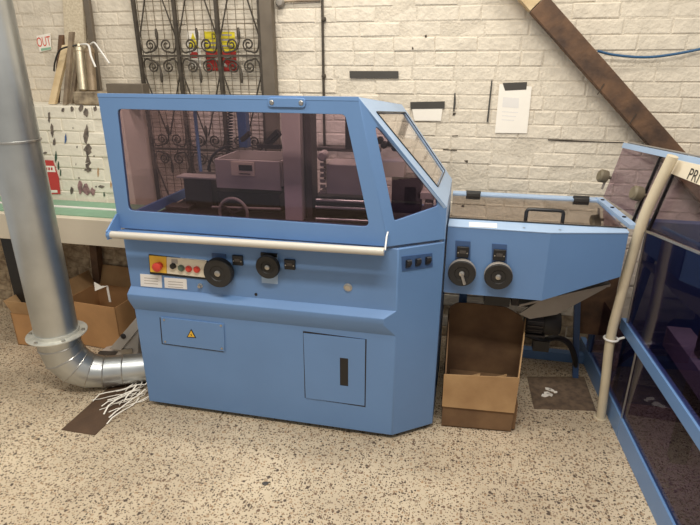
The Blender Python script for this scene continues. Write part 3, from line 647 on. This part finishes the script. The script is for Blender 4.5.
# ------------------------------------------------------------------ delivery belt on the left
B = thing('delivery_belt', (-2.4, 2.68, 0), 'cream delivery belt table with two green belts on the left', 'conveyor')
G().box(-3.5, -1.545, 2.50, 2.86, .80, .842).build('bed', 'table_cream', B, bevel=.003)
G().box(-3.5, -1.545, 2.485, 2.50, .695, .850).build('fascia', 'table_cream', B, bevel=.003)
for y0, y1 in ((2.555, 2.685), (2.712, 2.85)): G().box(-3.5, -1.55, y0, y1, .842, .848).build('belt', 'belt_green', B)
G().box(-3.5, -1.545, 2.684, 2.713, .842, .853).build('divider', 'white_paint', B)
G().box(-2.74, -2.66, 2.55, 2.60, 0, .80).build('leg', 'black', B)
G().box(-2.62, -2.55, 2.70, 2.75, 0, .80).build('leg', 'wood_pale', B)
G().bar((-2.36, 2.83, 0), (-2.29, 2.83, .80), .05, .05).build('leg', 'wood_brown', B)
G().box(-1.64, -1.59, 2.80, 2.85, 0, .80).build('leg', 'wood_brown', B)

# ------------------------------------------------------------------ cardboard boxes
def panel(g, pts, n, t=.005): return g.ext(pts, Vector(n)*t)
bx = thing('cardboard_box', (.15, 2.35, 0), 'worn brown cardboard box with cut-down front below the infeed conveyor', 'box')
fl_, fr_, bl_, br_ = Vector((-.020, 2.20, .002)), Vector((.312, 2.226, .002)), Vector((-.03, 2.50, .002)), Vector((.355, 2.52, .002))
Z1 = Vector((0, 0, 1))
G().ext([fl_, fr_, br_, bl_], (0, 0, .006)).build('bottom', 'cardboard_dark', bx)
fb = G().ext([fl_, fr_, fr_+Z1*.145+Vector((.004, 0, 0)), fl_+Z1*.135], (0, .006, 0)).build('front_panel', 'cardboard_dark', bx)
G().ext([fl_+Z1*.120+Vector((-.003, -.004, 0)), fr_+Z1*.115+Vector((.003, -.004, 0)), fr_+Z1*.305+Vector((.008, .004, 0)), fl_+Z1*.296+Vector((-.005, 0, 0))], (0, -.005, 0)).build('front_flap', 'cardboard_pale', bx)
G().ext([fl_, bl_, bl_+Z1*.50, fl_+Z1*.46+Vector((-.004, .12, 0)), fl_+Z1*.30], (.006, 0, 0)).build('side_panel', 'cardboard_dark', bx)
G().ext([fr_, br_, br_+Z1*.47, fr_+Z1*.42+Vector((.03, .17, 0)), fr_+Z1*.305+Vector((.006, 0, 0))], (-.006, .0, 0)).build('side_panel', 'cardboard_pale', bx)
bk = [bl_, br_, br_+Z1*.44, br_+Z1*.485+Vector((-.03, 0, 0)), br_+Z1*.525+Vector((-.10, 0, 0)), bl_+Z1*.540+Vector((.12, 0, 0)), bl_+Z1*.535+Vector((.04, 0, 0)), bl_+Z1*.51+Vector((.008, 0, 0))]
G().ext(bk, (0, -.006, 0)).build('back_panel', 'cardboard_dark', bx)
for k, (px, py) in enumerate(((.09, 2.32), (.16, 2.30), (.22, 2.34))):
    o = G().ext([(px, py, .008+.15), (px+.05, py+.01, .158), (px+.06, py+.06, .215), (px+.01, py+.05, .20)], (.002, -.004, .001)).build('scrap_card', 'cardboard_pale', None)
    if k == 0: tag(o, 'crumpled card scrap in the worn box, leftmost of three', 'card scrap', 'card scraps in the worn box')
    if k == 1: tag(o, 'crumpled card scrap in the worn box, middle of three', 'card scrap', 'card scraps in the worn box')
    if k == 2: tag(o, 'crumpled card scrap in the worn box, rightmost of three', 'card scrap', 'card scraps in the worn box')
G().box(.0, .33, 2.24, 2.49, .008, .152).build('packed_waste', 'cardboard_dark', bx)

def carton(name, p0, p1, depth, h, label, flaps, tilt=.0):
    """open carton: front bottom edge p0..p1, going back by depth"""
    a = Vector(p0); b = Vector(p1); u = (b-a).normalized(); v = Vector((-u.y, u.x, 0)); v = v if v.y > 0 else -v; c_ = b+v*depth; d = a+v*depth
    t = thing(name, (a+c_)/2, label, 'box', 'cardboard boxes by the duct')
    G().ext([a, b, c_, d], (0, 0, .005)).build('bottom', 'cardboard_dark', t)
    for nm, q0, q1, n in (('front_panel', a, b, v), ('back_panel', c_, d, -v), ('side_panel', a, d, u), ('side_panel', b, c_, -u)):
        G().ext([q0, q1, q1+Z1*h, q0+Z1*h], n*.005).build(nm, 'cardboard', t)
    for side, ang, ln in flaps:
        q0, q1, o = {'f': (a, b, -v), 'b': (d, c_, v), 'l': (a, d, -u), 'r': (b, c_, u)}[side]
        w_ = o*math.sin(ang)*ln+Z1*math.cos(ang)*ln; s_ = (q1-q0).normalized()*.012
        G().ext([q0+Z1*h+s_, q1+Z1*h-s_, q1+Z1*h-s_+w_, q0+Z1*h+s_+w_], o*.004).build('flap', 'cardboard_pale', t)
    return t
f0 = atZ(21, 345); f1 = atZ(58, 350)
carton('cardboard_box', (f0.x-.02, f0.y, 0), (f0.x+.27, f0.y+.01, 0), .26, .225, 'brown cardboard box standing behind the duct, left of two', [('f', .12, .085), ('l', .5, .08), ('b', -.2, .08)])
carton('cardboard_box', (-2.36, 2.53, 0), (-1.985, 2.50, 0), .28, .30, 'open brown cardboard box between duct and machine', [('b', .35, .13), ('l', .3, .1)])
pc = thing('paper_scrap', (-2.02, 2.66, .33), 'curled white paper scrap sticking out of the open box', 'paper')
G().ext([atY(94, 282, 2.66), atY(101, 286, 2.64), atY(107.5, 286, 2.62), atY(95, 291, 2.62)], (0, .003, 0)).build('sheet', 'paper', pc)
G().ext([atY(106, 286, 2.63), atY(108, 286, 2.63), atY(111, 302, 2.62), atY(109, 302, 2.62)], (0, .003, 0)).build('strip', 'paper', pc)

# ------------------------------------------------------------------ steel floor plate, paper offcuts
tag(G().box(-1.825, -1.64, 1.775, 2.24, 0, .004).build('floor_plate', 'floor_plate', origin=(-1.73, 2.0, 0)), 'dark brown rectangular plate lying on the floor below the elbow', 'floor plate')
rs_ = random.Random(11)
for i in range(20):
    a = atZ(rs_.uniform(134, 151), rs_.uniform(384, 401), 0); L_ = rs_.uniform(.10, .26); an = math.radians(rs_.gauss(230, 17))
    z = .006+i*.0012; p = [Vector((a.x, a.y, z+rs_.uniform(0, .03)))]
    for k in range(6):
        an += rs_.uniform(-.07, .07); p.append(p[-1]+Vector((math.cos(an), math.sin(an), 0))*L_/6); p[-1].z = max(.006, z+.008*math.sin(k*.8+i))
    p[-1].z = .0065
    if max(q.x for q in p) > -1.49 and max(q.y for q in p) > 2.03:
        sft = max(q.x for q in p)+1.535; p = [q-Vector((sft, 0, 0)) for q in p]
    n_ = Vector((-math.sin(an), math.cos(an), 0))*rs_.uniform(.002, .005); g = G()
    vs = [q-n_ for q in p]+[q+n_ for q in p]; m_ = len(p); vs += [q+Vector((0, 0, .0012)) for q in vs]
    g.add(vs, [f for k in range(m_-1) for f in ((k, k+1, m_+k+1, m_+k), (2*m_+k, 3*m_+k, 3*m_+k+1, 2*m_+k+1), (k, 2*m_+k, 2*m_+k+1, k+1), (m_+k, m_+k+1, 3*m_+k+1, 3*m_+k))])
    o = g.build('paper_strip', 'paper', origin=tuple(p[0])); tag(o, 'thin white paper offcut strip on the floor by the machine corner', 'paper strip', 'paper offcuts below the elbow')
for i in range(7):
    a = atZ(rs_.uniform(541, 556), rs_.uniform(389, 397), 0); g = G()
    pts = [a+Vector((math.cos(t*1.25)*rs_.uniform(.008, .022), math.sin(t*1.25)*rs_.uniform(.008, .022), .001)) for t in range(5)]
    o = g.ext(pts, (0, 0, .004)).build('paper_bit', 'paper', origin=tuple(a)); tag(o, 'small torn paper bit on the floor right of the worn box', 'paper bit', 'torn paper bits under the conveyor')

# ------------------------------------------------------------------ things on the wall
GY = 3.075
GR = thing('iron_grille', (-1.57, GY, .75), 'wrought iron scroll grille with wire mesh before the brick wall', 'grille')
bars = [-1.962, -1.706, -1.446, -1.188]
for x in bars: G().box(x-.0095, x+.0095, GY-.010, GY+.010, .72, 2.6).build('bar', 'iron', GR)
G().box(-1.178, -1.108, GY-.025, GY+.03, .72, 2.6).build('post', 'iron_post', GR)
for z in (.74, 1.16, 1.709, 2.26): G().box(-1.965, -1.18, GY-.007, GY+.007, z-.006, z+.006).build('crossbar', 'iron', GR)
def spiral(cx, cz, sx, sz, y):
    pts = []
    for k in range(23):
        t = k/22; a = -math.pi/2+t*math.pi*3.3; r = .036*(1-t)+.008*t; pts.append(Vector((cx+sx*math.cos(a)*r, y, cz+sz*math.sin(a)*r)))
    return pts
for zc in (1.16, 1.709, 2.26):
    for i in range(3):
        a, b = bars[i], bars[i+1]; m_ = (a+b)/2
        for sz in (1, -1):
            for sx, cx in ((1, m_-.052), (-1, m_+.052)):
                # outer arm comes up from the bar post, sweeps under and curls into the spiral
                px = a if sx > 0 else b
                arm = bez((px+sx*.012, GY, zc+sz*.19), (px+sx*.004, GY, zc+sz*.01), (cx-sx*.05, GY, zc+sz*.0), (cx, GY, zc+sz*.030), 10)
                pts = arm if False else arm[:-1]+[Vector((p.x, p.y, p.z)) for p in spiral(cx, zc+sz*.060, sx, sz, GY)]
                G().tube(pts, .0052, 6).build('scroll', 'iron', GR)
                if (zc, sz) in ((1.16, 1), (2.26, -1)): continue
                G().tube([(px+sx*.010, GY+.004, zc+sz*.10), (px+sx*.120, GY+.004, zc+sz*.46)], .005, 6).build('diagonal', 'iron', GR)
            st_ = G().tube(bez((m_-.03, GY, zc+sz*.03), (m_+.0, GY, zc+sz*.05), (m_, GY, zc+sz*.08), (m_-.004, GY, zc+sz*.15), 8), [.005]*5+[.006, .009, .010, .006], 8).build('finial', 'iron', GR)
g = G(); x = -1.95
while x < -1.19: g.bar((x, GY+.018, .75), (x, GY+.018, 2.58), .0032, .0032); x += .051
z = .78
while z < 2.56: g.bar((-1.955, GY+.021, z), (-1.19, GY+.021, z), .0032, .0032); z += .051
tag(g.build('wire_mesh', 'wire', GR), kind='stuff')

SYW = WY-.006
def wallq(name, quad, m, label, cat, t=.002, y=SYW, parent=None, group=None):
    pts = [atY(px, py, y) for px, py in quad]
    o = G().ext(pts, (0, -t, 0)).build(name, m, parent, smooth=False, origin=None if parent else tuple(pts[0]))
    if not parent: tag(o, label, cat, group)
    return o
sg = thing('danger_sign', atY(220, 51, SYW), 'yellow over red warning notice behind the iron grille', 'sign')
wallq('yellow_panel', [(204, 31.5), (234.5, 32), (236, 51.5), (206, 51)], 'yellow_sign', None, None, parent=sg)
wallq('red_panel', [(206, 51), (236, 51.5), (237, 71.5), (207, 70.5)], 'red_sign', None, None, parent=sg)
for px, py, s_ in ((211.5, 39, 'DA'),):
    p = atY(px, py, SYW-.003); text(s_, .042, p, (1, 0, 0), (0, 0, 1), 'black', sg, 'lettering', .9)
for x0, x1, y in ((222, 232, 34), (222, 232, 39), (222, 232, 45), (208, 217, 42), (208.5, 217.5, 46)): wallq('print_line', [(x0, y), (x1, y+.2), (x1, y+2), (x0, y+1.8)], 'print_grey', None, None, .003, parent=sg)
for q in ([(211, 58), (219, 57), (228, 66), (226, 67.5), (218, 60), (211, 60)], [(224, 56), (233, 57), (233, 58.5), (224, 57.5)]):
    wallq('red_mark', q, 'paper_print', None, None, .003, parent=sg)
ws = thing('warning_notice', atY(193, 50, SYW), 'small white notice with a yellow warning triangle behind the grille', 'sign')
wallq('panel', [(187, 31), (200, 31.2), (201.5, 69), (188.5, 68.5)], 'paper', None, None, parent=ws)
wallq('triangle', [(193, 32.5), (188.5, 47.5), (198.8, 47.8)], 'yellow_sign', None, None, .003, parent=ws)
wallq('red_ring', [(192, 52), (197, 52), (199, 55), (197, 58), (192, 58), (190, 55)], 'red_sign', None, None, .003, parent=ws)
ou = thing('small_sign', atY(45, 43, SYW), 'small white sticker with red capitals beside the duct', 'sign')
wallq('sticker', [(36.5, 36), (50.5, 33), (51.5, 49.5), (40, 52)], 'paper', None, None, parent=ou)
text('OUT', .078, atY(37.6, 47, SYW-.003), (1, 0, .10), (0, 0, 1), 'orange_red', ou, 'lettering', .62)
wallq('green_band', [(41, 48.5), (51, 47), (51.3, 49.3), (41.5, 51)], 'green_print', None, None, .0025, parent=ou)
wallq('tape_strip', [(349.5, 71), (398.5, 71), (398.5, 78.2), (349.8, 78)], 'tape', 'dark grey tape strip on the bare wall above the hood', 'tape')
wallq('tape_strip', [(410.3, 102), (444.8, 101.3), (444.6, 108.6), (410.6, 109)], 'tape', 'dark grey tape strip holding the small wide paper', 'tape', .003)
wallq('tape_strip', [(502.6, 83), (527, 82), (526.3, 89.5), (505, 90.6)], 'tape', 'short dark tape holding the upright paper sheet', 'tape', .003)
wallq('paper_sheet', [(412, 108.5), (442.5, 108.3), (441, 120.8), (414.5, 120.6)], 'paper', 'small wide white paper stuck under dark tape', 'paper')
psh = thing('paper_sheet', atY(512, 110, SYW), 'upright white paper sheet taped to the wall right of the hood', 'paper')
wallq('sheet', [(499.5, 84), (531.8, 86.5), (527, 133.2), (494.8, 132.8)], 'paper', None, None, .002, parent=psh)
for q in ([(503, 97), (519, 98), (518.5, 108), (502.3, 107)], [(502, 111), (518, 112), (518, 113), (502, 112)], [(502, 115), (516, 116), (516, 117), (502, 116)], [(501.5, 119), (514, 120), (514, 121), (501.5, 120)]):
    wallq('faint_print', q, 'label_paper', None, None, .0024, parent=psh)
wallq('black_strip', [(491.2, 80.5), (492.6, 80.6), (488.3, 122), (486.6, 121.8)], 'tape', 'thin black strip beside the upright paper sheet', 'strip', .004)
wallq('black_strip', [(454.3, 93), (455.6, 93), (455.8, 104), (454.4, 111.5), (453, 111.5)], 'tape', 'short thin black strip between the two papers', 'strip', .004)
wallq('wall_crack', [(548, 139.2), (566, 139.6), (580, 140.6), (600, 141.4), (624, 142.2), (624, 143.1), (600, 142.4), (580, 141.8), (560, 141.2), (548, 140.4)], 'crack', None, None, .001, WY-.003, wall)
for q in ([(453, 113), (456, 112.8), (455, 115), (452.5, 115.5)], [(424.6, 35.5), (426.4, 34.5), (427, 37), (425.2, 37.6)], [(412, 46.5), (413.6, 48), (413.2, 50), (412, 49)], [(452, 135.5), (458, 135.2), (458, 136), (452, 136.4)], [(443, 149), (457, 150), (457, 150.8), (443, 150)], [(464, 160.5), (468, 160.2), (467.5, 163)]):
    wallq('paint_chip', q, 'crack', None, None, .0012, WY-.003, wall)
# conduit
CO = thing('conduit', (-.838, WY-.012, 1.3), 'thin dark conduit running down the wall behind the hood', 'conduit')
cx_ = atY(322, 0, WY-.012).x
G().tube([(cx_, WY-.012, 1.0), (cx_+.002, WY-.012, 2.7)], .0075, 8).build('pipe', 'iron', CO)
G().tube([(cx_-.22, WY-.012, 1.990), (cx_-.01, WY-.012, 1.992)], .006, 8).build('branch', 'wood_grey', CO)
for py in (19, 76):
    c = atY(323.5, py, WY-.02); G().lathe(c+Vector((0, .012, 0)), (0, -1, 0), [(.013, 0), (.013, .01), (.009, .018), (.0001, .019)], 12).build('clip', 'iron', CO)
c = atY(281, 2.5, WY); tag(G().lathe((c.x, WY-.008, c.z), (0, -1, 0), [(.026, 0), (.026, .01), (.018, .026), (.0001, .028)], 16).build('cable_insulator', 'grey_metal', None, origin=(c.x, WY-.008, c.z)), 'pale round insulator on the wall right of the grille top', 'insulator')
# diagonal timber
def beam_at(px, py): return atY(px, py, 3.02)
BE = thing('timber_brace', beam_at(610, 80), 'dark brown timber brace slanting across the wall top right', 'beam')
la, lb_ = beam_at(524, 3), beam_at(646, 140); ra, rb = beam_at(553, 0), beam_at(676, 140)
ld = (lb_-la).normalized(); rd_ = (rb-ra).normalized(); dd = (ld+rd_).normalized(); mid0 = (la+ra)/2; wv = Vector((-dd.z, 0, dd.x)); wd = abs((ra-la).dot(wv))
mid = beam_at(599.5, 72)
s0, s1 = mid-dd*.86, mid+dd*1.05; sj = mid-dd*.455
hw_ = wv*wd/2
G().ext([sj-hw_, s1-hw_, s1+hw_, sj+hw_], (0, .085, 0)).build('timber', 'wood_brown', BE, bevel=.004)
G().ext([s0-hw_, sj-dd*.004-hw_, sj-dd*.004+hw_, s0+hw_], (0, .085, 0)).build('pale_end', 'wood_pale', BE, bevel=.003)
for px, py in ((605, 88), (637, 118)):
    c = beam_at(px, py); G().bar(c-hw_*.9+Vector((0, -.002, 0)), c+hw_*.2+dd*-.02+Vector((0, -.002, 0)), .004, .003, (0, 1, 0)).build('split', 'crack', BE)
cb = G().tube(spline([atY(598, 51, 3.07), atY(615, 55, 3.09), atY(645, 57.2, 3.10), atY(675, 54, 3.10), atY(712, 46, 3.11), atY(760, 30, 3.12)]), .0065, 8)
tag(cb.build('blue_cable', 'cable_blue', None, origin=tuple(atY(645, 57, 3.10))), 'blue cable sagging along the wall right of the timber', 'cable')

# ------------------------------------------------------------------ ledge: leaning timber, grease guns, stone block
LZ = PZ+.004
def stick(name, a, b, w_, m, label, y0=2.95, y1=3.08, dz=None):
    """a piece leaning on the wall: foot pixel a on the ledge, top pixel b"""
    p = atY(a[0], a[1], y0); p.z = LZ+.0; q = atY(b[0], b[1], y1); g = G(); d = (q-p).normalized()
    x = Vector((1, 0, 0))*w_/2; y = Vector((0, .012, 0))
    o = g.loft([p-x-y, p+x-y, p+x+y, p-x+y], [q-x-y, q+x-y, q+x+y, q-x+y]).build(name, m, None, bevel=.001, origin=tuple(p)); tag(o, label, cat='timber'); return o
stick('wide_board', (79, 105), (73, -12), .135, 'board_speckle', 'wide speckled pale board leaning behind the grease guns', 3.07, 3.10)
stick('iron_bar', (101, 105), (85.5, -12), .036, 'iron_post', 'dark grey bar leaning right of the wide pale board', 3.075, 3.10)
stick('timber_lath', (53, 105), (66.5, 45), .046, 'wood_pale', 'pale timber lath tilted on the ledge, leftmost pale one', 2.93, 3.06)
stick('timber_lath', (66, 106), (72, 32), .026, 'wood_grey', 'upright grey brown lath with dark top beside grease gun', 2.90, 3.00)
stick('timber_lath', (57, 106), (62, 35), .030, 'wood_brown', 'dark brown lath behind the tilted pale lath', 3.0, 3.08)
stick('timber_lath', (72, 105), (78, 60), .022, 'wood_grey', 'short grey lath between upright lath and grease gun', 2.98, 3.05)
def grease_gun(a, b, r, m, label, mh):
    p = atY(*a, 2.96); q = atY(*b, 3.02); d = (q-p).normalized(); p.z = max(p.z, LZ)
    t = thing('grease_gun', p, label, 'grease gun', 'grease guns on the ledge')
    L_ = (q-p).length
    G().lathe(p, d, [(r*.6, 0), (r, .008), (r, L_-.03), (r*1.12, L_-.028), (r*1.12, L_-.008), (r*.9, L_), (.0001, L_)], 20).build('barrel', m, t)
    G().lathe(q-d*.005, d, [(r*.7, 0), (r*.7, .02), (r*.4, .03), (.0001, .031)], 14).build('head', m, t)
    return t, q, d
t, q, d = grease_gun((83.5, 91.5), (79, 47),   .027, 'gun_metal', 'shiny steel grease gun with white lever on the ledge', 0)
G().tube(spline([q+d*.012, atY(88, 45, 2.98), atY(91, 56, 2.96), atY(95.5, 67, 2.95)]), .006, 8).build('lever', 'white_paint', t)
G().tube(spline([q+d*.01, atY(72, 46, 2.98), atY(60, 50, 2.98), atY(55, 62, 2.98), atY(54, 71, 3.0)]), .005, 8).build('hose', 'rubber', t)
t, q, d = grease_gun((93, 92), (89.5, 48), .024, 'gun_tan', 'dull tan grease gun behind the shiny one', 1)
G().tube(spline([q+d*.012, atY(94, 42.5, 2.99), atY(100, 50, 2.97), atY(109.5, 63.5, 2.96)]), .005, 8).build('lever', 'white_paint', t)
random.seed(3)
a = atY(74, 106, 2.90); b = atY(101, 92, 2.90)
g = G().box(a.x, b.x+.02, 2.90, 3.02, LZ, b.z)
tag(g.build('stone_block', 'stone_rough', None, bevel=.008, origin=(a.x, 2.9, LZ)), 'rough dirty stone block on the ledge under the grease guns', 'block')
a = atY(99, 90, 2.93); b = atY(142, 84, 2.93); tag(G().box(a.x+.05, b.x, 2.93, 3.0, LZ, b.z).build('dark_plank', 'iron_post', None, bevel=.003, origin=(-1.9, 2.95, LZ)), 'dark grey plank lying on the ledge behind the hood corner', 'plank')
# red notice and paint chips on the lower wall
rn = thing('red_notice', atY(52, 178, PYF-.003), 'red and white notice on the chipped wall right of the duct', 'sign')
PW = PYF-.004
wallq('panel', [(43.5, 160), (53, 160.5), (59, 178), (60.5, 194), (46, 194)], 'red_sign', None, None, .002, PW, rn)
wallq('white_band', [(44, 165.5), (54.5, 166), (56, 172), (45, 171.7)], 'paper', None, None, .0028, PW, rn)
wallq('white_band', [(49, 190), (57.5, 190), (57.8, 192.5), (49.3, 192.6)], 'paper', None, None, .0028, PW, rn)
for x in (46, 48.6, 51.2): wallq('print_mark', [(x, 167.3), (x+1.6, 167.4), (x+1.7, 170.2), (x+.1, 170.1)], 'red_sign', None, None, .0034, PW, rn)
def chip(cx, cy, rx, ry, m, n=10, seed=0):
    r = random.Random(seed); q = [(cx+math.cos(2*math.pi*k/n)*rx*r.uniform(.5, 1.15), cy+math.sin(2*math.pi*k/n)*ry*r.uniform(.5, 1.15)) for k in range(n)]
    wallq('paint_chip', q, m, None, None, .001, PYF-.0025, plinth)
for k, a in enumerate([(86, 136, 2.5, 11, 'chip'), (88, 150, 4.5, 6, 'chip'), (88, 163, 3, 8, 'chip'), (88.5, 170, 4, 2.5, 'chip'), (81, 108, 3, 4, 'chip'), (86, 112, 2.5, 5, 'chip'), (72, 109, 2, 3, 'chip'), (95, 109, 2.5, 3, 'chip'), (63, 110, 2, 3, 'chip'),
        (49, 117, 1.3, 8, 'chip'), (52, 130, 1.8, 8, 'chip'), (54, 142, 1.7, 4, 'chip'), (56, 157, 1.4, 6, 'chip_green'), (58.5, 166, 1.2, 6, 'chip_green'), (60.5, 173, 1, 4, 'chip_green'), (65.5, 139, 1, 6, 'chip_blue'),
        (80, 188, 3, 7, 'chip_pink'), (86, 190, 4.5, 6, 'chip_pink'), (93, 192, 3, 4.5, 'chip_pink'), (101, 186.5, 4, 1.8, 'chip'), (71.5, 190, 1.7, 4.5, 'chip'), (96, 186.5, 1, 1, 'chip'), (79, 178, 1, 1, 'chip'), (104, 194.5, 1, 3, 'chip_green'), (77, 147, .8, 1.2, 'chip'), (98, 172, .8, 5, 'cardboard'), (111, 185, .8, 4, 'cardboard'), (94, 156, .8, .8, 'chip'), (76, 165, .8, 2, 'chip'), (73, 128, .7, .8, 'chip'), (45, 153, 2.5, 1.2, 'chip')]):
    chip(*a, seed=k)

a = atZ(265, 484); tag(G().ext(flat(rounded([a+Vector(p) for p in ((-.016, -.004, 0), (.004, -.012, 0), (.017, .002, 0), (.010, .013, 0), (-.006, .009, 0))], .006, 2)), (0, 0, .005)).build('stone_chip', 'grey_dark', None, bevel=.002, origin=tuple(a)), 'dark grey stone chip alone on the open floor', 'stone chip')

mat('shaded_worn_floor', srgb(120, 100, 80), 0.7, col2=srgb(92, 76, 62), scale=30, bump=0.2)  # plate colour darkened mostly to paint in the shade under the conveyor
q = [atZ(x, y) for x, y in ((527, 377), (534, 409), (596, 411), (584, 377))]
tag(G().ext(q, (0, 0, .003)).build('floor_plate', 'shaded_worn_floor', None, origin=tuple(q[0])), 'worn floor plate, shade painted in, between worn box and pole', 'floor plate')
